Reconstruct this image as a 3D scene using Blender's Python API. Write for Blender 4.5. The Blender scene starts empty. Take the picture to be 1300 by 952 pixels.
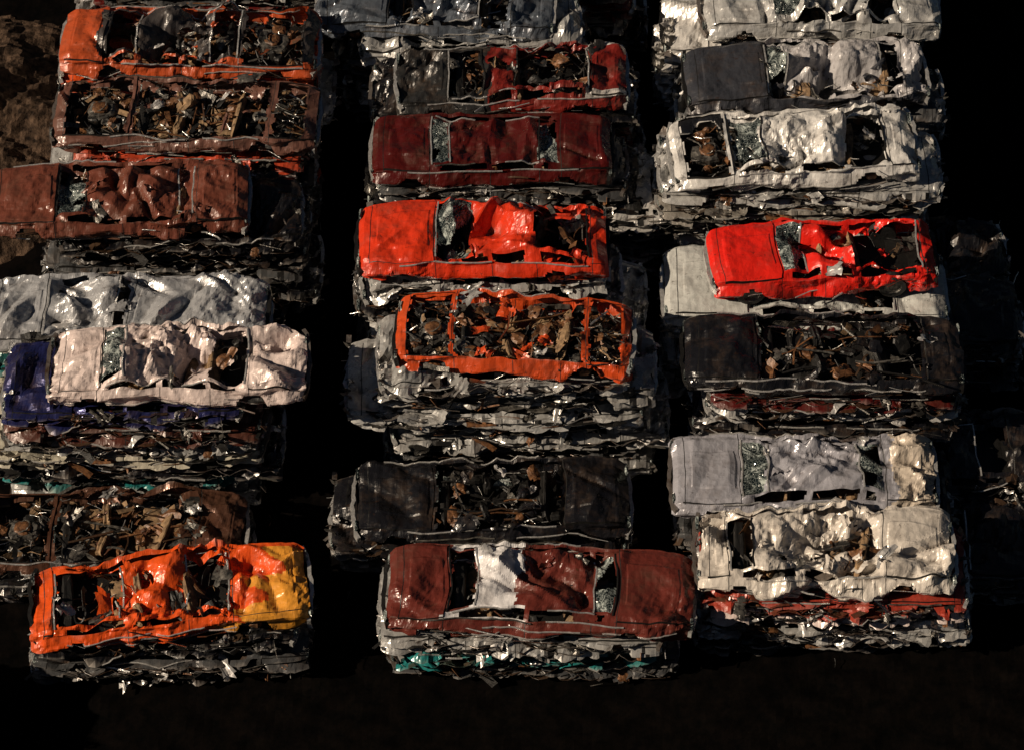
import bpy, math, random
import numpy as np
from mathutils import Vector, Matrix

scene = bpy.context.scene
# ------------------------------------------------------------------ materials
def new_mat(name):
    m = bpy.data.materials.new(name); m.use_nodes = True
    nt = m.node_tree
    return m, nt, nt.nodes["Principled BSDF"], nt.links

def paint_mat(name, color=None, rust=0.6, rough=0.17, dirt=0.5, bump=0.3, metal=None):
    m, nt, b, lk = new_mat(name)
    N = nt.nodes.new
    tc = N('ShaderNodeTexCoord'); oi = N('ShaderNodeObjectInfo'); geo = N('ShaderNodeNewGeometry')
    add = N('ShaderNodeVectorMath'); add.operation = 'ADD'
    lk.new(tc.outputs['Object'], add.inputs[0]); lk.new(oi.outputs['Location'], add.inputs[1])
    vec = add.outputs[0]
    n1 = N('ShaderNodeTexNoise'); n1.inputs['Scale'].default_value = 2.0; n1.inputs['Detail'].default_value = 4; n1.inputs['Roughness'].default_value = .7
    lk.new(vec, n1.inputs['Vector'])
    r1 = N('ShaderNodeValToRGB'); r1.color_ramp.elements[0].position = .50; r1.color_ramp.elements[1].position = .74
    lk.new(n1.outputs['Fac'], r1.inputs[0])
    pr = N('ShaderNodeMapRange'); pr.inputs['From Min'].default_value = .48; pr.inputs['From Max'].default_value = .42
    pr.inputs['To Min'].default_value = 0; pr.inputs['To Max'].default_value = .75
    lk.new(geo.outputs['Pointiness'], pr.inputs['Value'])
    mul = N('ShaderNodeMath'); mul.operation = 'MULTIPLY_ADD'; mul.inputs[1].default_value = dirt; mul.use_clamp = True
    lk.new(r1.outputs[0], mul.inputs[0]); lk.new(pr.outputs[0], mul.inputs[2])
    mx = N('ShaderNodeMix'); mx.data_type = 'RGBA'
    lk.new(mul.outputs[0], mx.inputs[0])
    if color is None: lk.new(oi.outputs['Color'], mx.inputs[6])
    else: mx.inputs[6].default_value = (*color, 1)
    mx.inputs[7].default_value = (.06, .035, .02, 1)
    n2 = N('ShaderNodeTexNoise'); n2.inputs['Scale'].default_value = 7.5; n2.inputs['Detail'].default_value = 5; n2.inputs['Roughness'].default_value = .78
    n2.inputs['Distortion'].default_value = .8
    lk.new(vec, n2.inputs['Vector'])
    r2 = N('ShaderNodeValToRGB'); r2.color_ramp.elements[0].position = .61; r2.color_ramp.elements[1].position = .64
    lk.new(n2.outputs['Fac'], r2.inputs[0])
    mul2 = N('ShaderNodeMath'); mul2.operation = 'MULTIPLY'; mul2.inputs[1].default_value = rust
    lk.new(r2.outputs[0], mul2.inputs[0])
    mx2 = N('ShaderNodeMix'); mx2.data_type = 'RGBA'
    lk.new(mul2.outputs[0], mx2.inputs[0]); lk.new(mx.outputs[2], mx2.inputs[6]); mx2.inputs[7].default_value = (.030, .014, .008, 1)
    pw = N('ShaderNodeMapRange'); pw.inputs['From Min'].default_value = .56; pw.inputs['From Max'].default_value = .66
    pw.inputs['To Max'].default_value = .55
    lk.new(geo.outputs['Pointiness'], pw.inputs['Value'])
    mx3 = N('ShaderNodeMix'); mx3.data_type = 'RGBA'
    lk.new(pw.outputs[0], mx3.inputs[0]); lk.new(mx2.outputs[2], mx3.inputs[6]); mx3.inputs[7].default_value = (.42, .38, .34, 1)
    lk.new(mx3.outputs[2], b.inputs['Base Color'])
    mr = N('ShaderNodeMapRange'); mr.inputs['From Min'].default_value = .35; mr.inputs['From Max'].default_value = .7
    mr.inputs['To Min'].default_value = rough; mr.inputs['To Max'].default_value = rough + .35
    lk.new(n1.outputs['Fac'], mr.inputs['Value']); lk.new(mr.outputs[0], b.inputs['Roughness'])
    if metal is None: lk.new(oi.outputs['Alpha'], b.inputs['Metallic'])
    else: b.inputs['Metallic'].default_value = metal
    v = N('ShaderNodeTexVoronoi'); v.inputs['Scale'].default_value = 7.0; v.distance = 'MANHATTAN'
    ad2 = N('ShaderNodeVectorMath'); ad2.operation = 'MULTIPLY_ADD'; ad2.inputs[1].default_value = (.18, .18, .18)
    lk.new(n1.outputs['Color'], ad2.inputs[0]); lk.new(vec, ad2.inputs[2])
    lk.new(ad2.outputs[0], v.inputs['Vector'])
    bp = N('ShaderNodeBump'); bp.inputs['Strength'].default_value = bump; bp.inputs['Distance'].default_value = .03
    lk.new(v.outputs['Distance'], bp.inputs['Height'])
    lk.new(bp.outputs[0], b.inputs['Normal'])
    return m

def rough_mat(name, c1, c2, scale=9, metal=0, rough=.7, bump=.5, dist=.03, spec=.5):
    m, nt, b, lk = new_mat(name)
    N = nt.nodes.new
    tc = N('ShaderNodeTexCoord')
    n = N('ShaderNodeTexNoise'); n.inputs['Scale'].default_value = scale; n.inputs['Detail'].default_value = 5; n.inputs['Roughness'].default_value = .7
    lk.new(tc.outputs['Object'], n.inputs['Vector'])
    r = N('ShaderNodeValToRGB'); r.color_ramp.elements[0].position = .35; r.color_ramp.elements[1].position = .68
    r.color_ramp.elements[0].color = (*c1, 1); r.color_ramp.elements[1].color = (*c2, 1)
    lk.new(n.outputs['Fac'], r.inputs[0]); lk.new(r.outputs[0], b.inputs['Base Color'])
    b.inputs['Metallic'].default_value = metal; b.inputs['Roughness'].default_value = rough
    b.inputs['Specular IOR Level'].default_value = spec
    bp = N('ShaderNodeBump'); bp.inputs['Strength'].default_value = bump; bp.inputs['Distance'].default_value = dist
    lk.new(n.outputs['Fac'], bp.inputs['Height']); lk.new(bp.outputs[0], b.inputs['Normal'])
    return m

def glass_mat():
    m, nt, b, lk = new_mat('shattered_glass')
    N = nt.nodes.new
    tc = N('ShaderNodeTexCoord')
    v = N('ShaderNodeTexVoronoi'); v.feature = 'DISTANCE_TO_EDGE'; v.inputs['Scale'].default_value = 16
    lk.new(tc.outputs['Object'], v.inputs['Vector'])
    r = N('ShaderNodeValToRGB'); r.color_ramp.elements[0].position = .0; r.color_ramp.elements[1].position = .08
    r.color_ramp.elements[0].color = (1, 1, 1, 1); r.color_ramp.elements[1].color = (0, 0, 0, 1)
    lk.new(v.outputs['Distance'], r.inputs[0])
    n = N('ShaderNodeTexNoise'); n.inputs['Scale'].default_value = 3.0; n.inputs['Detail'].default_value = 5; n.inputs['Roughness'].default_value = .75
    n.inputs['Distortion'].default_value = 1.2
    lk.new(tc.outputs['Object'], n.inputs['Vector'])
    r2 = N('ShaderNodeValToRGB'); r2.color_ramp.elements[0].position = .48; r2.color_ramp.elements[1].position = .63
    lk.new(n.outputs['Fac'], r2.inputs[0])
    mxf = N('ShaderNodeMath'); mxf.operation = 'MULTIPLY_ADD'; mxf.inputs[1].default_value = .3
    lk.new(r.outputs[0], mxf.inputs[0]); lk.new(r2.outputs[0], mxf.inputs[2]); mxf.use_clamp = True
    c = N('ShaderNodeMix'); c.data_type = 'RGBA'
    c.inputs[6].default_value = (.008, .014, .016, 1); c.inputs[7].default_value = (.42, .47, .45, 1)  # pale mottle paints dust and cracked-glass reflections into the base colour
    lk.new(mxf.outputs[0], c.inputs[0]); lk.new(c.outputs[2], b.inputs['Base Color'])
    b.inputs['Roughness'].default_value = .12
    bp = N('ShaderNodeBump'); bp.inputs['Strength'].default_value = .8; bp.inputs['Distance'].default_value = .04
    lk.new(v.outputs['Distance'], bp.inputs['Height']); lk.new(bp.outputs[0], b.inputs['Normal'])
    return m

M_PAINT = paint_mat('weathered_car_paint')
M_DARK = rough_mat('grimy_black', (.003, .003, .003), (.010, .009, .008), 9, 0, .5)
M_GLASS = glass_mat()
M_CHROME = rough_mat('scuffed_chrome', (.5, .49, .47), (.9, .89, .87), 14, .65, .25, .5)
M_RUST = rough_mat('rusty_steel', (.035, .015, .008), (.24, .11, .045), 9, .1, .45)
M_STEEL = rough_mat('dirty_steel', (.015, .015, .016), (.24, .225, .20), 9, .5, .3)
M_TAN = rough_mat('torn_upholstery', (.06, .035, .018), (.36, .23, .12), 7, 0, .8)
M_RUBBER = rough_mat('tyre_rubber', (.006, .006, .006), (.015, .015, .015), 12, 0, .6)
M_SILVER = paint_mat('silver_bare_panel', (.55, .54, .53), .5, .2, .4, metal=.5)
M_ACC = {}
def acc(c):
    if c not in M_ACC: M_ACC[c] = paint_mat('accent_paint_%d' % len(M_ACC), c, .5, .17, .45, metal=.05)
    return M_ACC[c]
PAINT, DARK, GLASS, CHROME, RUST, STEEL, TAN, RUBBER, SILVER, ACC, ACC2 = range(11)

class MB:
    def __init__(s): s.v = []; s.f = []; s.m = []; s.n = 0
    def add(s, verts, faces, mats):
        verts = np.asarray(verts, float); s.v.append(verts)
        s.f += [tuple(int(i) + s.n for i in f) for f in faces]
        s.m += (mats if isinstance(mats, list) else [mats] * len(faces)); s.n += len(verts)
    def build(s, name, accent=(.6, .6, .6), accent2=(.6, .6, .6)):
        me = bpy.data.meshes.new(name)
        me.from_pydata(np.concatenate(s.v).tolist(), [], s.f)
        for m in (M_PAINT, M_DARK, M_GLASS, M_CHROME, M_RUST, M_STEEL, M_TAN, M_RUBBER, M_SILVER, acc(accent), acc(accent2)): me.materials.append(m)
        me.polygons.foreach_set('material_index', s.m)
        me.update()
        return me

def sweep(mb, pts, w, h, mat, up=None):
    pts = np.asarray(pts, float); n = len(pts)
    t = np.gradient(pts, axis=0); t /= np.linalg.norm(t, axis=1)[:, None] + 1e-9
    u = np.array([0, 0, 1.]) if up is None else np.asarray(up, float)
    s = np.cross(t, u); ln = np.linalg.norm(s, axis=1)[:, None]; s = np.where(ln < 1e-3, [1., 0, 0], s / (ln + 1e-9))
    uu = np.cross(s, t)
    V = np.stack([pts + s*w/2 + uu*h/2, pts - s*w/2 + uu*h/2, pts - s*w/2 - uu*h/2, pts + s*w/2 - uu*h/2], 1).reshape(-1, 3)
    F = []
    for i in range(n - 1):
        for k in range(4):
            F.append((i*4+k, i*4+(k+1) % 4, (i+1)*4+(k+1) % 4, (i+1)*4+k))
    F.append((0, 1, 2, 3)); F.append((n*4-1, n*4-2, n*4-3, n*4-4))
    mb.add(V, F, mat)

def lump(mb, c, d, mat, rng, p=3.0, noise=.12, rot=0, tilt=0, seg=9):
    V = []; F = []; nu, nv = seg + 3, seg
    ph = rng.uniform(0, 6, 3)
    for i in range(nv + 1):
        th = -math.pi/2 + math.pi*i/nv
        for j in range(nu):
            a = 2*math.pi*j/nu
            def sp(x): return math.copysign(abs(x)**(2/p), x)
            q = np.array([sp(math.cos(th))*sp(math.cos(a)), sp(math.cos(th))*sp(math.sin(a)), sp(math.sin(th))])
            k = 1 + noise*(math.sin(5*q[0]+ph[0]) + math.sin(6*q[1]+ph[1])*math.cos(4*q[2]+ph[2])) + rng.normal(0, noise*.25)
            V.append(q*k*np.array(d)/2)
    V = np.array(V)
    ca, sa = math.cos(tilt), math.sin(tilt)
    V = V @ np.array([[ca, 0, -sa], [0, 1, 0], [sa, 0, ca]])
    ca, sa = math.cos(rot), math.sin(rot)
    V = V @ np.array([[ca, sa, 0], [-sa, ca, 0], [0, 0, 1]]) + np.array(c)
    for i in range(nv):
        for j in range(nu):
            F.append((i*nu+j, i*nu+(j+1) % nu, (i+1)*nu+(j+1) % nu, (i+1)*nu+j))
    mb.add(V, F, mat)

def ring(mb, c, r, mat, rng, th=.025, squash=.6):
    a = np.linspace(0, 2*math.pi, 19)
    p = np.stack([c[0] + r*squash*np.cos(a), c[1] + r*np.sin(a), c[2] + .06*np.cos(a) + rng.normal(0, .01, 19)], 1)
    p[-1] = p[0]
    sweep(mb, p, th, th, mat)

def wheel(mb, c, r, w, rng):
    n = 22; V = []; F = []; M = []
    prof = [(.0, .3), (.35, .3), (.55, .38), (.62, .5), (.95, .5), (1, .38), (1, -.38), (.95, -.5), (.6, -.5), (0, -.5)]
    for i in range(n):
        a = 2*math.pi*i/n
        for (pr, py) in prof: V.append((c[0]+r*pr*math.cos(a), c[1]+w*py*(-1 if c[1] < 0 else 1), c[2]+r*pr*math.sin(a)))
    k = len(prof)
    for i in range(n):
        for j in range(k-1):
            F.append((i*k+j, ((i+1) % n)*k+j, ((i+1) % n)*k+j+1, i*k+j+1)); M.append(STEEL if j < 3 else RUBBER)
    mb.add(V, F, M)

def junk(mb, rng, n, lo, hi, mats, ln=(.10, .5), big=.3, xb=1.3, curlk=.28, zb=.3):
    lo = np.array(lo); hi = np.array(hi)
    for _ in range(n):
        c = lo + (hi-lo)*rng.random(3)
        L = rng.uniform(*ln); k = rng.integers(3, 7)
        d = rng.normal(0, 1, 3)*np.array([xb, 1, zb]); d /= np.linalg.norm(d)
        curl = rng.normal(0, curlk, 3)*np.array([1, 1, .4])
        pts = [c]
        for i in range(k):
            dd = d + (rng.normal(0, .55, 3)*np.array([1, 1, .5])*(1 if xb < 3 else .35) if rng.random() < .25 else 0)
            d = dd + curl/k + rng.normal(0, .07, 3)*(1 if xb < 3 else .5); d /= np.linalg.norm(d)
            pts.append(pts[-1] + d*L/k)
        pts = np.array(pts); pts[:, 2] = np.clip(pts[:, 2], lo[2]-.02, hi[2]+.05)
        pts -= (pts[-1]-pts[0])*.5*np.array([1, 1, 0])
        mat = int(rng.choice(mats))
        if rng.random() < big and mat != CHROME: w, h = rng.uniform(.05, .18), .005
        elif rng.random() < .5: w, h = rng.uniform(.012, .035), .006
        else: w = h = rng.uniform(.008, .020)
        up = rng.normal(0, 1, 3); up[2] += .8
        sweep(mb, pts, w, h, mat, up)

def flap(mb, rng, c, size, mat, lift=.12):
    """torn, creased scrap of sheet metal"""
    n = 7; an = rng.uniform(0, 6.28); ca, sa = math.cos(an), math.sin(an)
    ax_, ay_ = size*rng.uniform(.5, 1), size*rng.uniform(.25, .6)
    k1, k2, p1, p2 = rng.uniform(2, 5), rng.uniform(2, 5), rng.uniform(0, 6), rng.uniform(0, 6)
    V = []
    tilt = rng.normal(0, .35, 2)
    for i in range(n):
        for j in range(n):
            u, v = i/(n-1)-.5, j/(n-1)-.5
            e = 1+.25*math.sin(7*u+p1)*math.cos(6*v+p2)
            x, y = u*ax_*e+rng.normal(0, .008), v*ay_*e+rng.normal(0, .008)
            z = lift*(abs(math.sin(k1*u+p1))*.5+abs(math.sin(k2*v+p2))*.35)+tilt[0]*x+tilt[1]*y
            V.append((c[0]+x*ca-y*sa, c[1]+x*sa+y*ca, c[2]+z))
    F = [(i*n+j, (i+1)*n+j, (i+1)*n+j+1, i*n+j+1) for i in range(n-1) for j in range(n-1) if not (i in (0, n-2) and j in (0, n-2)) and rng.random() > .04]
    mb.add(V, F, mat)

def snoise(X, Y, sc, rng, n=7):
    r = np.zeros_like(X)
    for _ in range(n):
        a = rng.uniform(0, 6.28); f = rng.uniform(.6, 1.6)/sc*2.0
        r += np.sin((X*math.cos(a)+Y*math.sin(a))*f + rng.uniform(0, 6.28))
    return r/math.sqrt(n)

def env(X, S, cell, rng):
    """lower envelope of random pyramids: flat facets meeting in straight sharp creases"""
    x0, x1, s0, s1 = X.min()-cell, X.max()+cell, S.min()-cell, S.max()+cell
    n = max(6, int((x1-x0)*(s1-s0)/cell**2))
    cx = rng.uniform(x0, x1, n); cs = rng.uniform(s0, s1, n); a = rng.uniform(.5, 1.5, n); b = rng.uniform(0, .5, n)
    an = rng.uniform(0, 3.14, n); el = rng.uniform(.25, 1, n)
    xf = X.ravel(); sf = S.ravel()
    dx = xf[:, None]-cx; ds = sf[:, None]-cs
    p = dx*np.cos(an)+ds*np.sin(an); q = (-dx*np.sin(an)+ds*np.cos(an))*el
    D = (np.abs(p)+np.abs(q))*.8/cell
    return (D*a+b).min(1).reshape(X.shape)

def tri(x): return 2*np.abs(x-np.floor(x+.5))*2-1

def folds(X, Y, rng, n, x0, x1, ys, a, w=(.10, .38)):
    z = np.zeros_like(X)
    for _ in range(n):
        px = rng.uniform(x0, x1); py = rng.uniform(-ys, ys); an = rng.uniform(0, math.pi)
        dx, dy = X-px, Y-py
        dist = np.abs(-dx*math.sin(an)+dy*math.cos(an)); al = dx*math.cos(an)+dy*math.sin(an)
        ww = rng.uniform(*w); ll = rng.uniform(.35, 1.1)
        z += rng.uniform(.4, 1)*a*(1 if rng.random() < .3 else -1)*np.clip(1-dist/ww, 0, 1)*np.clip(1.3-np.abs(al)/ll, 0, 1)
    return z

# ------------------------------------------------------------------ crushed car generator
def make_car(name, seed, L=4.7, W=1.78, hb=.50, hr=.66, Wr=1.2, cowl=.30, wse=.42, rend=.68, rwe=.82,
             ah=.022, ar=.075, at=.035, asd=.04, du=.033, ws='glass', rw='open', roof=True, hood=True, trunk=True,
             njunk=60, seat=TAN, accent_fn=None, accent=(.6, .6, .6), accent2=(.6, .6, .6), chrome=.6, bend=.05,
             accord=.05, torn=0.0, wheels=False, bumper=True, flat=False, jmats=None, warp=.07, tw=.024, flaps=6):
    rng = np.random.default_rng(seed); mb = MB()
    seams = [.045, cowl-.004, (cowl+rend)/2+.03, rend+.015, rwe+.006]
    fs = [0]
    keys = sorted(set([0, 1, wse, rend] + [k for k in seams] + [k+.0032 for k in seams]))
    for a, b in zip(keys[:-1], keys[1:]):
        n = max(1, int(round((b-a)*L/du)))
        fs += list(np.linspace(a, b, n+1)[1:])
    fs = np.array(fs); nx = len(fs)
    ns, nl, ntp = 9, 5, (34 if not flat else 12)
    st = np.linspace(0, 1, ns+1); sl = np.array([0, .3, .37, .62, .85, 1.0])
    tp = np.linspace(-1, 1, ntp+1)
    T0, T1 = 14, 14+ntp; S1 = T1+5
    HB = hb*np.interp(fs, [0, .02, .06, cowl, .9, .97, 1], [.62, .82, .93, 1.0, 1.0, .93, .75])
    ZT = np.interp(fs, [0, .02, .08, cowl, wse, (wse+rend)/2, rend, rwe, .96, 1],
                   [hb*.64, hb*.84, hb*1.0, hb*1.08, hr, hr*1.02, hr, hb*1.09, hb*1.03, hb*.8])
    PT = np.interp(fs, [0, .015, .05, .15, .85, .95, .985, 1], [.84, .91, .955, 1, 1, .96, .91, .86])
    WR = np.interp(fs, [0, cowl-.02, cowl+.02, wse, rend, rwe, rwe+.03, 1], [Wr*1.15, Wr*1.15, Wr*1.12, Wr, Wr*.97, Wr*1.08, Wr*1.12, Wr*1.1])
    cols = []; S = []
    for t in st: cols.append(('s', t, -1)); S.append(-1.35 + .5*t)
    for t in sl[1:]: cols.append(('l', t, -1)); S.append(-.85 + .25*t)
    for t in tp[1:]: cols.append(('t', t, 0)); S.append(.6*t)
    for t in sl[::-1][1:]: cols.append(('l', t, 1)); S.append(.85 - .25*t)
    for t in st[::-1][1:]: cols.append(('s', t, 1)); S.append(1.35 - .5*t)
    nc = len(cols); S = np.array(S)
    P = np.zeros((nx, nc, 3)); P[:, :, 0] = (fs*L - L/2)[:, None]
    zlow = .10 if not flat else .04
    for j, (z, t, sd) in enumerate(cols):
        if z == 's':
            P[:, j, 1] = sd*W/2*PT*(.93+.07*math.sin(math.pi*min(1, t*.9+.1))); P[:, j, 2] = zlow+(HB-zlow)*t
        elif z == 'l':
            y0 = W/2*PT*.935; y1 = WR/2*PT
            P[:, j, 1] = sd*(y0+(y1-y0)*t); tz = max(0, (t-.3)/.7)
            P[:, j, 2] = HB + .012 + (ZT-HB)*tz
        else:
            P[:, j, 1] = WR/2*PT*t; P[:, j, 2] = ZT + .012 + .03*(1-t*t)
            # raised centre of the bonnet / boot pressing
            if abs(t) < .62: P[:, j, 2] += np.where(((fs > .07) & (fs < cowl-.02)) | ((fs > rwe+.03) & (fs < .95)), .016, 0)
    X = P[:, :, 0].copy(); Y0 = P[:, :, 1].copy(); SS = np.broadcast_to(S, X.shape).copy(); FX = np.broadcast_to(fs[:, None], X.shape)
    ax = [(.165*L-L/2), (.80*L-L/2)]; ra = .31
    side = np.array([c[0] == 's' for c in cols])
    arch = np.zeros(X.shape, bool)
    for a in ax: arch |= ((X-a)**2 + (P[:, :, 2]-.08)**2 < ra**2*(1 if hb > .4 else .6)) & side[None, :]
    P[:, :, 1] = np.where(arch, P[:, :, 1]*.84, P[:, :, 1])
    du_ = np.gradient(P, axis=0); dv_ = np.gradient(P, axis=1)
    Nn = np.cross(du_, dv_); Nn /= np.linalg.norm(Nn, axis=2)[:, :, None]+1e-9
    if Nn[nx//2, nc//2, 2] < 0: Nn = -Nn
    A = np.interp(fs, [0, cowl-.03, cowl+.05, rwe-.04, rwe+.03, 1], [ah, ah, ar, ar, at, at])[:, None]*np.ones(X.shape)
    A[:, side] = asd
    patch = np.clip(.85+.7*snoise(X, SS, .9, rng), .12, 2.4)
    c1 = env(X, SS, .6, rng)-env(X, SS, .6, rng); c2 = env(X, SS, .3, rng)-env(X, SS, .3, rng)
    c3 = env(X, SS, .15, rng)-env(X, SS, .15, rng)
    disp = A*patch*(c1*1.5 + c2*1.25 + c3*.6)
    P += Nn*disp[:, :, None]
    rz = np.interp(fs, [cowl, cowl+.06, rwe-.06, rwe], [0, 1, 1, 0])[:, None]
    topm = np.array([0 if c[0] == 's' else (c[1] if c[0] == 'l' else 1) for c in cols])[None, :]
    xc, xr = cowl*L-L/2, rwe*L-L/2
    P[:, :, 2] += topm*np.clip(rz*1.2, 0, 1)*folds(X, Y0, rng, 18, xc, xr, .7, accord*1.9)
    P[:, :, 2] += -accord*.7*rz*topm*np.clip(snoise(X, SS, 1.0, rng)+.5, -.2, 1.6)
    P[:, :, 2] += topm*(1-rz)*(folds(X, Y0, rng, 7, -L/2, xc, .8, ah*2.8)+folds(X, Y0, rng, 7, xr, L/2, .8, at*2.6))
    cab = np.interp(fs, [0, cowl, wse, rend, rwe, 1], [.25, .6, 1, 1, .6, .3])[:, None]
    P[:, :, 0] += warp*1.6*cab*topm*(env(X, SS, .7, rng)-env(X, SS, .7, rng))
    P[:, :, 1] += warp*1.6*cab*(env(X, SS*.5, .6, rng)-env(X, SS*.5, .6, rng))
    P[:, :, 2] += warp*1.0*cab*(env(X, SS*.3, .8, rng)-env(X, SS*.3, .8, rng))*(topm > .2)
    t_ = np.array([c[1] if c[0] == 's' else 1 for c in cols])[None, :]
    sgn = np.sign(P[:, :, 1])
    P[:, :, 1] += sgn*asd*1.4*tri(t_*(1.0 if not flat else 1.5)+.3*snoise(X, SS, .7, rng))*side[None, :]
    hz = np.clip((cowl-FX)/cowl, 0, 1)*(topm > .35)
    P[:, :, 2] += np.where(FX < cowl-.002, (rng.uniform(.0, .06)*hz + rng.uniform(0, .03))*(topm > .35), 0)
    P[:, :, 2] += np.where(FX > rwe+.008, rng.uniform(0, .05)*(topm > .35), 0)
    bz = bend*snoise(X, P[:, :, 1], 2.6, rng); P[:, :, 2] += bz
    by = bend*.9*snoise(X, X*0, 2.2, rng); P[:, :, 1] += by
    P[:, :, 0] += .03*snoise(P[:, :, 1], P[:, :, 2], .8, rng)
    P[:, :, 2] = np.maximum(P[:, :, 2], .03)
    hole = snoise(X, SS, .33, rng); jag = .006*snoise(X, SS, .09, rng)
    faces = []; mats = []
    for i in range(nx-1):
        f0 = (fs[i]+fs[i+1])/2; seam = (fs[i+1]-fs[i]) < .0034
        for j in range(nc-1):
            z = 's' if (j < 9 or j >= S1) else ('t' if T0 <= j < T1 else 'l')
            jj = min(j, nc-2-j); m = PAINT
            f = f0+jag[i, j]
            incab = cowl+.012 < f < rwe-.012
            if z == 't':
                if T0 < j < T1-1:
                    if cowl+.008 < f < wse-.012:
                        if ws == 'open': continue
                        if ws == 'glass':
                            if hole[i, j] > .6: continue
                            m = GLASS
                    if rend+.012 < f < rwe-.008:
                        if rw == 'open': continue
                        if rw == 'glass':
                            if hole[i, j] > .5: continue
                            m = GLASS
                if not roof and incab: continue
                if roof and torn and wse < f < rend and hole[i, j] > 1.6-torn: continue
            if z == 'l' and jj >= 10 and (cowl+.045 < f < rwe-.04 if roof else incab):
                if not roof: continue
                mid = (cowl+rend)/2+.03
                if jj < 13 and abs(f-mid) > .012 and abs(f-rend-.01) > .014 and hole[i, j] > -1.1: continue
            if not hood and .05 < f < cowl-.015 and jj >= 11: continue
            if not trunk and rwe+.02 < f < .955 and jj >= 11: continue
            if z != 's' and jj == 10 and not (cowl < f < rwe) and .045 < f < .985: m = DARK
            if seam:
                if z == 's' and fs[i] > .1: m = DARK
                if z != 's' and (fs[i] < cowl+.01 or fs[i] > rwe-.01): m = DARK
            if arch[i, j] and arch[i+1, j] and arch[i, j+1] and arch[i+1, j+1]: m = DARK
            if flat and z == 's' and hole[i, j] > 1.0: m = DARK if hole[i, j] < 1.4 else PAINT
            if m == PAINT and accent_fn:
                r = accent_fn(f+.012*hole[i, j], S[j], z)
                if r: m = r
            faces.append((i*nc+j, (i+1)*nc+j, (i+1)*nc+j+1, i*nc+j+1)); mats.append(m)
    mb.add(P.reshape(-1, 3), faces, mats)
    for (i, dx) in ((0, .05), (nx-1, -.05)):
        r0 = P[i]; r1 = r0.copy(); r1[:, 2] = .28*hb/.5+(r0[:, 2]-.28*hb/.5)*.75; r1[:, 1] *= .93
        r2 = r1.copy(); r2[:, 0] += dx; r3 = r2.copy(); r3[:, 2] = .25*hb/.5
        V = np.concatenate([r0, r1, r2, r3]); Fc = []; Mc = []
        for k in range(3):
            for j in range(nc-1): Fc.append((k*nc+j, k*nc+j+1, (k+1)*nc+j+1, (k+1)*nc+j)); Mc.append(PAINT if k == 0 else DARK)
        mb.add(V, Fc, Mc)
    q = np.array([[x, y, zlow+.02+.02*math.sin(7*x+3*y)] for x in np.linspace(-L/2+.08, L/2-.08, 12) for y in np.linspace(-W*.42, W*.42, 5)])
    mb.add(q, [(i*5+j, (i+1)*5+j, (i+1)*5+j+1, i*5+j+1) for i in range(11) for j in range(4)], DARK)
    def strip(jc, f0, f1, w, h, mat, off=.012):
        idx = [i for i in range(nx) if f0 <= fs[i] <= f1][::2]
        if len(idx) < 3: return
        pts = P[idx, jc]+Nn[idx, jc]*off
        sweep(mb, pts, w, h, mat)
    def cross(i, j0, j1, w, mat):
        pts = P[i, j0:j1]+Nn[i, j0:j1]*.01; sweep(mb, pts, w, .02, mat)
    for jc in (9, nc-10, 3, nc-4, 1, nc-2, 13, nc-14, 6, nc-7):
        if rng.random() < chrome:
            a = rng.uniform(.04, .35); b = rng.uniform(.55, .97)
            if jc in (13, nc-14): a, b = cowl+.02, rend+.02
            if jc in (13, nc-14) and not roof: continue
            strip(jc, a, (a+b)/2+rng.uniform(-.05, .05), tw, tw*.9, CHROME if rng.random() < .75 else STEEL)
            if rng.random() < .7: strip(jc, (a+b)/2+.07, b, tw, tw*.9, CHROME)
    if roof:
        for fq in (cowl+.004, wse-.006, rend+.012, rwe-.008):
            if rng.random() < chrome+.15:
                cross(int(np.argmin(abs(fs-fq))), 14, T1+1, .028, CHROME if rng.random() < .6 else DARK)
    if not flat:
        for _ in range(flaps):
            i = rng.integers(int(nx*cowl), int(nx*min(.97, rwe+.05))); j = rng.integers(10, nc-11)
            c = P[i, j]
            flap(mb, rng, (c[0], c[1], min(c[2], hr)-.03), rng.uniform(.25, .6), int(rng.choice([PAINT, PAINT, STEEL, SILVER])), .12)
    if bumper:
        for sx in (-1, 1):
            y = np.linspace(-W*.47, W*.47, 15); bx = sx*(L/2+.05-.11*np.abs(y/(W*.47))**3)+rng.normal(0, .012, 15)
            bz_ = .27*hb/.5+.05*np.sin(y*rng.uniform(1, 3)+rng.uniform(0, 6))
            sweep(mb, np.stack([bx, y+by.mean(), bz_], 1), .07, .13*hb/.5, CHROME if rng.random() < chrome else (SILVER if rng.random() < .5 else DARK))
            for sy in (-1, 1):
                lump(mb, (sx*(L/2-.01), sy*W*.34, .36*hb/.5), (.07, .26, .11), GLASS, rng, seg=6)
    if wheels:
        for a in ax:
            for sy in (-1, 1): wheel(mb, (a, sy*W*.40, .2), .27, .2, rng)
    else:
        for a in ax:
            for sy in (-1, 1): lump(mb, (a, sy*W*.41, .22*hb/.5), (.24, .1, .2*hb/.5), RUST, rng, p=2, seg=6)
    jm = jmats or [RUST, RUST, STEEL, STEEL, DARK, DARK, DARK, TAN, CHROME, PAINT]
    x0 = (cowl*L-L/2); x1 = (rwe*L-L/2)
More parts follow.
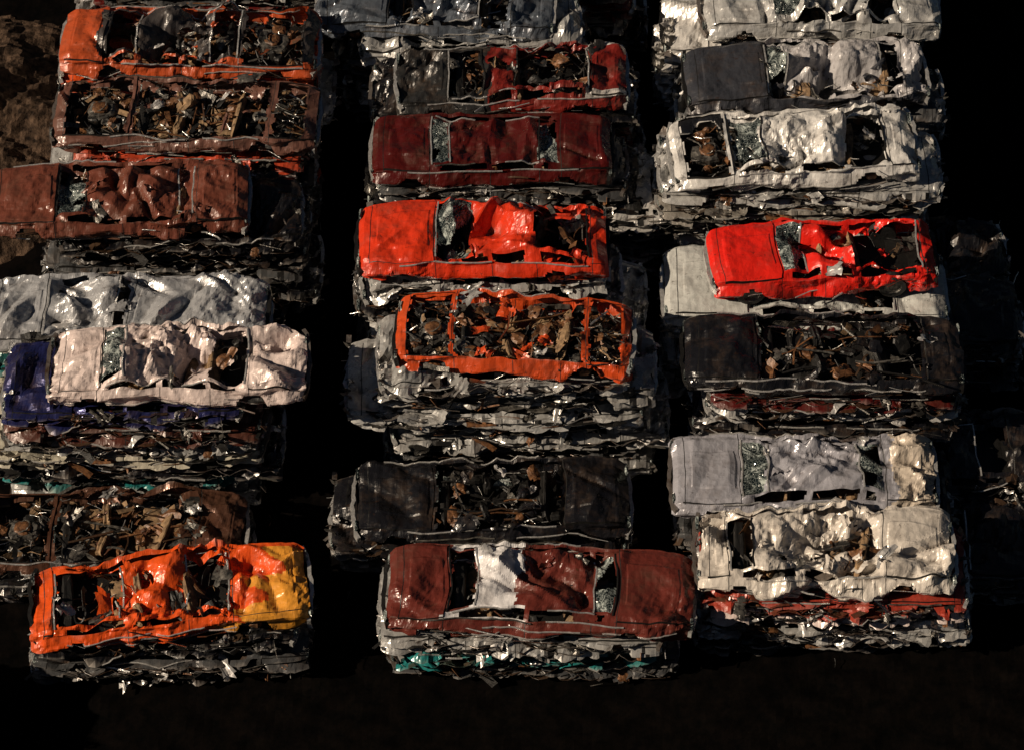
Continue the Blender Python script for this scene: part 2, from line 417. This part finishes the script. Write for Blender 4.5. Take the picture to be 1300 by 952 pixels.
    if not flat:
        for (fx, n) in (((wse+.02), 2), ((rend-.02), 1)):
            xx = fx*L-L/2
            for k in range(n):
                yy = (-.36 if k == 0 else .36) if n == 2 else 0
                wd = .48 if n == 2 else 1.2
                dz = 0 if roof else .06
                lump(mb, (xx-.1, yy, .2+dz), (.48, wd, .14), seat, rng, noise=.08, rot=rng.uniform(-.2, .2))
                lump(mb, (xx+.2, yy, .3+dz), (.16, wd, .3), seat, rng, noise=.09, tilt=rng.uniform(-.9, .9), rot=rng.uniform(-.3, .3))
        lump(mb, (x0+.22, 0, .36), (.22, 1.3, .14), DARK, rng, noise=.08)
        ring(mb, (x0+.45, -.35, .44), .18, DARK, rng)
        junk(mb, rng, int(njunk*.75), (x0, -.68, .15), (x1, .68, hb-.08), jm)
        for _ in range(int(njunk/14)):
            flap(mb, rng, (rng.uniform(x0+.1, x1-.1), rng.uniform(-.55, .55), rng.uniform(.22, hb-.10)), rng.uniform(.25, .7), int(rng.choice([STEEL, STEEL, RUST, RUST, PAINT, DARK])), .14)
        if not roof:
            for _ in range(14):
                xs = np.linspace(0, rng.uniform(.5, 1.4), 9); an = rng.choice([0, 0, 1.57, rng.uniform(0, 3)])+rng.normal(0, .15)
                c = (rng.uniform(x0, x1-.7), rng.uniform(-.6, .4), rng.uniform(.30, hb+.02))
                by_ = .035*tri(xs*rng.uniform(.4, 1.0)+rng.uniform(0, 1))
                if abs(math.sin(an)) > .5: xs = xs*.7; c = (c[0], rng.uniform(-.7, -.3), c[2])
                sweep(mb, np.stack([c[0]+xs*math.cos(an)-by_*math.sin(an), c[1]+xs*math.sin(an)+by_*math.cos(an), c[2]+by_], 1), rng.uniform(.018, .045), rng.uniform(.015, .03), int(rng.choice([PAINT, PAINT, RUST, RUST, STEEL, DARK])))
            for _ in range(10):
                lump(mb, (rng.uniform(x0, x1), rng.uniform(-.6, .6), rng.uniform(.25, .4)), (rng.uniform(.2, .5), rng.uniform(.15, .4), rng.uniform(.1, .22)), int(rng.choice([seat, RUST, RUST, STEEL, DARK])), rng, seg=7, noise=.14, rot=rng.uniform(0, 3), tilt=rng.normal(0, .3))
        for sy in (-1, 1):
            junk(mb, rng, int(5+chrome*10), (-L/2+.6, sy*W*.5-.04, .05), (L/2-.6, sy*W*.5+.02, hb*.8), [CHROME, CHROME, STEEL, DARK, PAINT], (.2, .8), .1, xb=12, curlk=.08, zb=.5)
    if not hood:
        xa = -L/2+.25
        lump(mb, ((xa+x0)/2, 0, .32), (.62, .5, .3), STEEL, rng, noise=.12)
        lump(mb, ((xa+x0)/2, 0, .47), (.34, .34, .1), RUST, rng, noise=.06, p=2.2)
        ring(mb, ((xa+x0)/2, 0, .52), .13, STEEL, rng, .02, 1)
        for k in range(11): lump(mb, (rng.uniform(xa, x0), rng.uniform(-.6, .6), rng.uniform(.22, .40)), rng.uniform(.1, .3, 3), int(rng.choice([STEEL, RUST, DARK])), rng, seg=6, rot=rng.uniform(0, 3))
        junk(mb, rng, int(njunk*.45), (xa, -.68, .15), (x0, .68, hb-.04), jm, (.1, .45))
    if not trunk:
        junk(mb, rng, int(njunk*.4), (x1, -.65, .12), (L/2-.2, .65, hb-.06), jm, (.1, .45))
    if flat:
        for sy in (-1, 1):
            for _ in range(10):
                xs = np.linspace(0, rng.uniform(.5, 1.7), 16); xa = rng.uniform(-L/2+.1, L/2-1.6); zz = rng.uniform(.06, hb)
                ph = rng.uniform(0, 9)
                pts = np.stack([xa+xs, sy*(W*.5+rng.uniform(-.06, .08)+.06*tri(xs*rng.uniform(1, 2.5)+ph)+rng.normal(0, .012, 16)), zz+.04*tri(xs*rng.uniform(1, 2)+ph)+rng.normal(0, .008, 16)], 1)
                sweep(mb, pts, rng.uniform(.06, .24), .006, int(rng.choice([PAINT, PAINT, PAINT, SILVER, STEEL, DARK])), (0, -sy*rng.uniform(.2, 2.0), 1))
            for _ in range(7):
                flap(mb, rng, (rng.uniform(-L/2+.3, L/2-.3), sy*W*.5, rng.uniform(.08, hb)), rng.uniform(.25, .6), int(rng.choice([PAINT, PAINT, STEEL, SILVER, RUST])), .12)
            junk(mb, rng, int(njunk*.4), (-L/2+.3, sy*W*.5-.06, .05), (L/2-.3, sy*W*.5+.03, hb*.95), [PAINT, STEEL, STEEL, RUST, RUST, DARK, DARK, DARK, CHROME], (.15, .8), .25, xb=12, curlk=.08, zb=.6)
        for sx in (-1, 1):
            junk(mb, rng, 10, (sx*L*.5-.08, -W*.5, .03), (sx*L*.5+.0, W*.5, hb*.95), [PAINT, STEEL, DARK, CHROME, SILVER], (.12, .35), .35, xb=.5)
            for _ in range(4): flap(mb, rng, (sx*L*.49, rng.uniform(-.7, .7), rng.uniform(.1, hb)), rng.uniform(.25, .5), int(rng.choice([PAINT, STEEL, SILVER])), .12)
    return mb.build(name, accent, accent2)

def metal_of(c):
    mx, mn = max(c), min(c); return .4 if (mx-mn) < .08 and mx > .08 else .05
def place(name, me, x, y, z, color, rz=0, rx=0, ry=0, flip=False, s=1, metal=None):
    ob = bpy.data.objects.new(name, me); scene.collection.objects.link(ob)
    ob.location = (x, y, z); ob.rotation_euler = (math.radians(rx), math.radians(ry), math.radians(rz+(180 if flip else 0)))
    ob.color = (*color, metal_of(color) if metal is None else metal); ob.scale = (s, s, s)
    return ob

RED = (.60, .036, .010); DRED = (.085, .008, .007); BRED = (.68, .018, .010); BROWN = (.14, .042, .026); MAROON = (.12, .024, .017)
SILV = (.54, .54, .53); WHITE = (.70, .68, .65); OFFW = (.68, .57, .54); BLACK = (.008, .008, .010); GREY = (.07, .072, .075); LAV = (.34, .34, .38)
BLUE = (.025, .03, .13); TEAL = (.015, .17, .17); ORANGE = (.70, .085, .012); YEL = (.66, .28, .035)

FLAT = []
for k in range(12):
    FLAT.append(make_car('flattened_car_mesh', 500+k, L=4.5+.1*(k % 8), W=1.82, hb=.31+.02*(k % 3), hr=.36, ah=.05, ar=.08, at=.06, asd=.085,
                         du=.06, ws='open', rw='open', njunk=50, chrome=.6, bend=.04, accord=.02, flat=True, torn=.6, warp=.03))
frng = random.Random(7)
def stack(x, y, ztop, colors, n=None, jit=.22):
    n = n or max(1, int(round(ztop/.38)))
    hs = [frng.uniform(.7, 1.35) for _ in range(n)]; t = sum(hs); hs = [h*ztop/t for h in hs]; z = 0
    for i in range(n):
        c = colors[(n-1-i) % len(colors)]
        v = frng.uniform(.7, 1.1); c = tuple(a*v for a in c); h = hs[i]
        ob = place('flattened_car', frng.choice(FLAT), x+frng.uniform(-jit, jit), y+frng.uniform(-.12, .10), z, c,
              rz=frng.uniform(-2, 2), rx=frng.uniform(-1.5, 1.5), ry=frng.uniform(-.8, .8), flip=frng.random() < .5)
        ob.scale = (frng.uniform(.97, 1.09), frng.uniform(.96, 1.04), h/.36); z += h

# ---- left column
stack(-6.6, 8.3, 2.3, [ORANGE, GREY, SILV, BLACK])
place('crushed_car', make_car('m', 1, L=5.2, hood=False, ar=.12, ah=.07, njunk=200, ws='open', torn=.9, chrome=.8, accord=.13, accent=(.05, .045, .045),
      accent_fn=lambda f, s, z: ACC if z == 't' and f < .85 else 0), -6.6, 8.35, 2.3, (.42, .07, .02), rz=-1, flip=True)
stack(-6.7, 6.3, 2.3, [(.4, .05, .02), OFFW, SILV, BLACK], jit=.35)
place('burnt_out_car', make_car('m', 2, L=5.3, roof=False, hood=False, trunk=False, ah=.05, njunk=300, chrome=.7, jmats=[RUST, STEEL, STEEL, RUST, DARK, TAN, CHROME, DARK]), -6.55, 6.3, 2.3, (.13, .06, .045), rz=-2)
stack(-6.6, 4.0, 2.3, [BLACK, BLACK, GREY, BLACK], jit=.3)
place('crushed_car', make_car('m', 3, L=5.1, cowl=.27, wse=.38, rend=.72, rwe=.80, ar=.075, ws='glass', rw='none', njunk=60, chrome=.7, accord=.10), -7.75, 4.0, 2.3, BROWN, rz=1)
stack(-7.2, 1.15, 2.15, [SILV, TEAL, BLACK, SILV])
place('crushed_pickup_truck', make_car('m', 4, L=5.4, cowl=.22, wse=.30, rend=.46, rwe=.52, ar=.09, at=.08, ah=.06, ws='none', rw='open', njunk=40, hr=.6, chrome=.5, accord=.09), -7.4, 1.1, 2.15, (.46, .47, .49), rz=-1)
stack(-7.2, -.75, 2.8, [BLUE, (.10, .03, .02), SILV, (.5, .47, .38), BLACK, TEAL, SILV])
place('crushed_car', make_car('m', 5, L=4.75, W=1.65, Wr=1.2, cowl=.20, wse=.30, rend=.62, rwe=.78, ar=.095, ah=.045, at=.08, ws='glass', rw='open', njunk=50, chrome=.15, accord=.12), -6.2, -.72, 2.8, OFFW, rz=1, metal=.1)
stack(-7.3, -2.85, .5, [BLACK])
place('burnt_out_car', make_car('m', 6, L=5.0, roof=False, hood=False, njunk=220, seat=TAN, chrome=.5, jmats=[RUST, TAN, STEEL, DARK, DARK, CHROME]), -7.5, -2.85, .5, (.10, .045, .028), rz=0)
stack(-6.4, -4.7, 1.05, [BLACK, GREY, BLACK])
place('crushed_car', make_car('m', 7, L=5.0, cowl=.08, wse=.32, rend=.55, rwe=.72, ws='open', rw='open', ar=.10, at=.08, njunk=130, ah=.05, accent=YEL,
      accent_fn=lambda f, s, z: ACC if f > .84+.12*s+.06*math.sin(s*9+f*14) else 0, chrome=.4, accord=.12), -6.2, -4.7, 1.05, ORANGE, rz=6)
# ---- middle column
stack(-1.0, 9.5, 2.2, [SILV, BLACK, GREY])
place('crushed_car', make_car('m', 10, L=4.9, njunk=80, ws='open', ar=.1, ah=.05, accord=.1), -1.6, 9.75, 2.0, (.12, .14, .17), rz=-1)
stack(0, 7.45, 2.2, [BLACK, DRED, BLACK])
place('crushed_car', make_car('m', 11, L=4.65, cowl=.22, wse=.38, rend=.50, rwe=.84, ar=.11, ah=.06, ws='open', rw='open', njunk=190, accent=(.16, .014, .01), accent2=(.5, .48, .46), chrome=.85, torn=.5,
      accent_fn=lambda f, s, z: (ACC2 if f > .82 and z == 'l' else ACC) if f > .4 else 0), 0, 7.45, 2.2, (.02, .02, .02), rz=2)
stack(-.1, 5.5, 2.2, [GREY, BLACK, GREY])
stack(1.9, 5.3, 1.7, [WHITE, BLACK], jit=.05)
place('crushed_car', make_car('m', 12, L=4.75, cowl=.24, wse=.33, rend=.68, rwe=.78, ar=.04, ah=.02, ws='glass', rw='glass', njunk=40, chrome=.3, accord=.05, hr=.60, warp=.03, flaps=1), -.4, 5.5, 2.15, (.065, .006, .005), rz=-1)  # dark red darkened further: shade over this car is put into its paint
stack(-.3, 2.55, 2.75, [SILV, BLACK, GREY, SILV])
place('crushed_car', make_car('m', 13, L=4.75, W=1.82, Wr=1.28, cowl=.31, wse=.47, rend=.70, rwe=.93, ar=.085, ah=.016, at=.03, ws='glass', rw='open', njunk=100, chrome=.3, accord=.13, hb=.5, hr=.64, flaps=3), -.57, 2.5, 2.75, RED, rz=0)
stack(0, .05, 2.8, [SILV, (.5, .49, .47), SILV, (.3, .3, .29), SILV, GREY], jit=.35)
place('burnt_out_car', make_car('m', 14, L=4.4, W=1.75, roof=False, hood=False, trunk=False, cowl=.25, rwe=.8, njunk=320, seat=TAN, chrome=.3, asd=.06, jmats=[RUST, RUST, STEEL, STEEL, DARK, TAN, DARK, CHROME]), .05, 0, 2.8, (.5, .06, .012), rz=-3)
stack(-.4, -2.3, .8, [BLACK, GREY])
place('burnt_out_car', make_car('m', 15, L=5.1, roof=False, cowl=.28, rwe=.76, njunk=120, seat=DARK, chrome=.8, ah=.03, jmats=[STEEL, DARK, DARK, CHROME, CHROME, GLASS, DARK]), -.37, -2.3, .8, BLACK, rz=1)
stack(.3, -4.75, 1.15, [SILV, TEAL, GREY], jit=.3)
place('crushed_station_wagon', make_car('m', 16, L=5.55, W=1.85, Wr=1.3, cowl=.20, wse=.30, rend=.66, rwe=.75, ar=.055, ah=.03, at=.03, ws='open', rw='glass', njunk=90, chrome=.6, accord=.08, hr=.66, flaps=3,
      accent=(.70, .69, .70), accent_fn=lambda f, s, z: ACC if (.29 < f < .43+.03*s and abs(s) < .8) or (z == 'l' and f < .45 and .2 < f) else 0), .5, -4.72, 1.15, MAROON, rz=-2)
# ---- right column
stack(5.8, 9.6, 2.1, [WHITE, GREY])
place('crushed_pickup_truck', make_car('m', 20, L=4.9, ar=.10, ah=.06, njunk=80, rw='open', hb=.55, hr=.85, accord=.12), 6.4, 9.65, 2.1, SILV, rz=1)
stack(6.0, 7.6, 2.05, [GREY, SILV, BLACK])
place('crushed_car', make_car('m', 21, L=4.9, cowl=.33, wse=.42, rend=.80, rwe=.9, ar=.11, ah=.015, at=.07, ws='glass', rw='open', njunk=70, chrome=.6, accord=.15,
      accent=(.42, .41, .42), accent_fn=lambda f, s, z: ACC if f > .42 and z != 's' else 0), 6.0, 7.6, 2.1, (.035, .037, .045), rz=3)
stack(5.6, 5.2, 2.35, [SILV, (.3, .28, .25), GREY, SILV])
place('crushed_car', make_car('m', 22, L=4.85, W=1.8, cowl=.24, wse=.38, rend=.70, rwe=.88, ar=.08, ah=.03, hood=False, ws='glass', rw='open', njunk=140, chrome=.8, accord=.11), 5.6, 5.25, 2.4, (.70, .69, .67), rz=5, rx=2, metal=.2)
stack(5.7, 2.1, 1.95, [SILV, GREY, BLACK, SILV], jit=.2)
place('crushed_car', make_car('m', 23, L=5.4, W=1.9, ar=.06, ah=.012, at=.02, njunk=30, hr=.56, chrome=.7, accord=.03, flaps=0), 5.65, 2.0, 1.95, (.50, .51, .49), rz=0, metal=.1)
place('crushed_car', make_car('m', 24, L=4.3, W=1.66, Wr=1.1, cowl=.30, wse=.43, rend=.62, rwe=.94, ar=.08, ah=.012, at=.03, ws='glass', rw='open', njunk=60, chrome=.1, accord=.14, hb=.55, hr=.74, wheels=True, flaps=2), 5.95, 2.2, 2.55, BRED, rz=4)
stack(6.0, .05, 2.25, [DRED, SILV, BLACK, GREY], jit=.25)
place('burnt_out_car', make_car('m', 25, L=5.2, roof=False, cowl=.26, rwe=.86, njunk=150, seat=DARK, chrome=.6, jmats=[RUST, RUST, DARK, DARK, DARK, TAN, STEEL]), 5.85, 0, 2.3, BLACK, rz=-1)
stack(5.8, -2.0, 1.15, [BLACK, GREY])
place('crushed_car', make_car('m', 26, L=4.9, cowl=.26, wse=.37, rend=.70, rwe=.80, ar=.05, ah=.02, at=.10, ws='glass', rw='glass', njunk=40, chrome=.4, accord=.08, flaps=3,
      accent=(.55, .48, .40), accent_fn=lambda f, s, z: ACC if f > .84 else 0), 5.45, -2.0, 1.2, LAV, rz=0, metal=.2)
stack(5.75, -4.1, 1.5, [(.4, .05, .03), OFFW, SILV, BLACK], jit=.2)
place('crushed_car', make_car('m', 27, L=4.65, cowl=.12, wse=.22, rend=.62, rwe=.72, ar=.095, ah=.07, at=.09, asd=.07, ws='open', rw='none', njunk=90, chrome=.5, accord=.12, torn=.35, flaps=10), 5.7, -4.05, 1.5, (.66, .61, .55), rz=-1, metal=.15)
stack(7.6, 4.2, .9, [BLACK], jit=.1); stack(7.6, 2.2, 1.4, [BLACK, GREY], jit=.1)
stack(7.9, -1.0, 1.0, [BLACK], jit=.1); stack(7.5, -3.0, .9, [BLACK], jit=.1)
for (x, y) in ((-8, -10.3), (-1.8, -10.3), (4.6, -10.3), (-13.6, -7.2), (-13.6, -9.6), (-6.6, 11.9), (0, 11.7), (6, 11.8)):  # unseen stacks: front and left added to shade the near ground; back continues columns
    stack(x, y, 2.35, [SILV, BLACK, GREY, DRED])

# ------------------------------------------------------------------ ground
def ground():
    rng = np.random.default_rng(3)
    g = np.concatenate([[-900, -300, -100, -50, -30], np.arange(-20, 20.01, .16), [30, 50, 100, 300, 900]])
    n = len(g); X, Y = np.meshgrid(g, g, indexing='ij')
    near = np.clip(1-(np.maximum(abs(X), abs(Y))-16)/4, 0, 1)
    Z = near*(.035*snoise(X, Y, .9, rng, 12)+.025*snoise(X, Y, .3, rng, 12)) - .06
    V = np.stack([X, Y, Z], 2).reshape(-1, 3)
    F = [(i*n+j, (i+1)*n+j, (i+1)*n+j+1, i*n+j+1) for i in range(n-1) for j in range(n-1)]
    me = bpy.data.meshes.new('ground'); me.from_pydata(V.tolist(), [], F)
    me.materials.append(rough_mat('oily_dirt', (.001, .001, .001), (.004, .003, .0025), 3.5, 0, .95, .6, .03, .02))
    ob = bpy.data.objects.new('ground', me); scene.collection.objects.link(ob)
    g = np.linspace(-4, 4, 90); X, Y = np.meshgrid(g, g, indexing='ij'); n = 90
    R = np.sqrt((X/3.2)**2+(Y/3.8)**2)
    Z = 1.5*np.clip(1-R, 0, 1)**.8*(1+.15*snoise(X, Y, .7, rng, 10)) + .05*snoise(X, Y, .3, rng, 12)*(R < 1)+.03*snoise(X, Y, .12, rng, 12) - .15
    V = np.stack([X-11.3, Y+8.3, Z], 2).reshape(-1, 3)
    me = bpy.data.meshes.new('dirt_mound'); me.from_pydata(V.tolist(), [], [(i*n+j, (i+1)*n+j, (i+1)*n+j+1, i*n+j+1) for i in range(n-1) for j in range(n-1)])
    me.materials.append(rough_mat('brown_soil', (.012, .008, .006), (.14, .09, .06), 5, 0, .9, 1.0, .08, .1))
    ob = bpy.data.objects.new('dirt_mound', me); scene.collection.objects.link(ob)
ground()
rng = np.random.default_rng(9); mb = MB()
junk(mb, rng, 140, (-11, -6.2, -.02), (11, 11, .05), [RUST, STEEL, DARK, DARK, RUST], (.1, .4))
place('scrap_litter', mb.build('scrap_litter'), 0, 0, -.03, (.1, .1, .1))

# ------------------------------------------------------------------ light
el, az = math.radians(31), math.radians(16)
d = Vector((-math.cos(el)*math.cos(az), -math.cos(el)*math.sin(az), math.sin(el)))
sd = bpy.data.lights.new('sun', 'SUN'); sd.energy = 5.0; sd.angle = math.radians(.5); sd.color = (1, .82, .62)
so = bpy.data.objects.new('sun', sd); scene.collection.objects.link(so); so.rotation_euler = d.to_track_quat('Z', 'Y').to_euler(); so.location = d*50
w = bpy.data.worlds.new('World'); scene.world = w; w.use_nodes = True
nt = w.node_tree; bg = nt.nodes['Background']; sk = nt.nodes.new('ShaderNodeTexSky'); sk.sky_type = 'NISHITA'; sk.sun_disc = False
sk.sun_elevation = el; sk.sun_rotation = math.atan2(d.x, d.y) % (2*math.pi)
nt.links.new(sk.outputs[0], bg.inputs[0]); bg.inputs[1].default_value = .010

# ------------------------------------------------------------------ camera
cd = bpy.data.cameras.new('camera'); cd.lens = 111; cd.sensor_width = 36; cd.clip_end = 3000
co = bpy.data.objects.new('camera', cd); scene.collection.objects.link(co)
p = math.radians(50); tgt = Vector((0, 0, 2.0))
co.location = tgt+Vector((0, -60*math.cos(p), 60*math.sin(p)))
co.rotation_euler = (math.radians(90)-p, 0, 0)
scene.camera = co
scene.view_settings.view_transform = 'Standard'; scene.view_settings.look = 'None'; scene.view_settings.exposure = 0
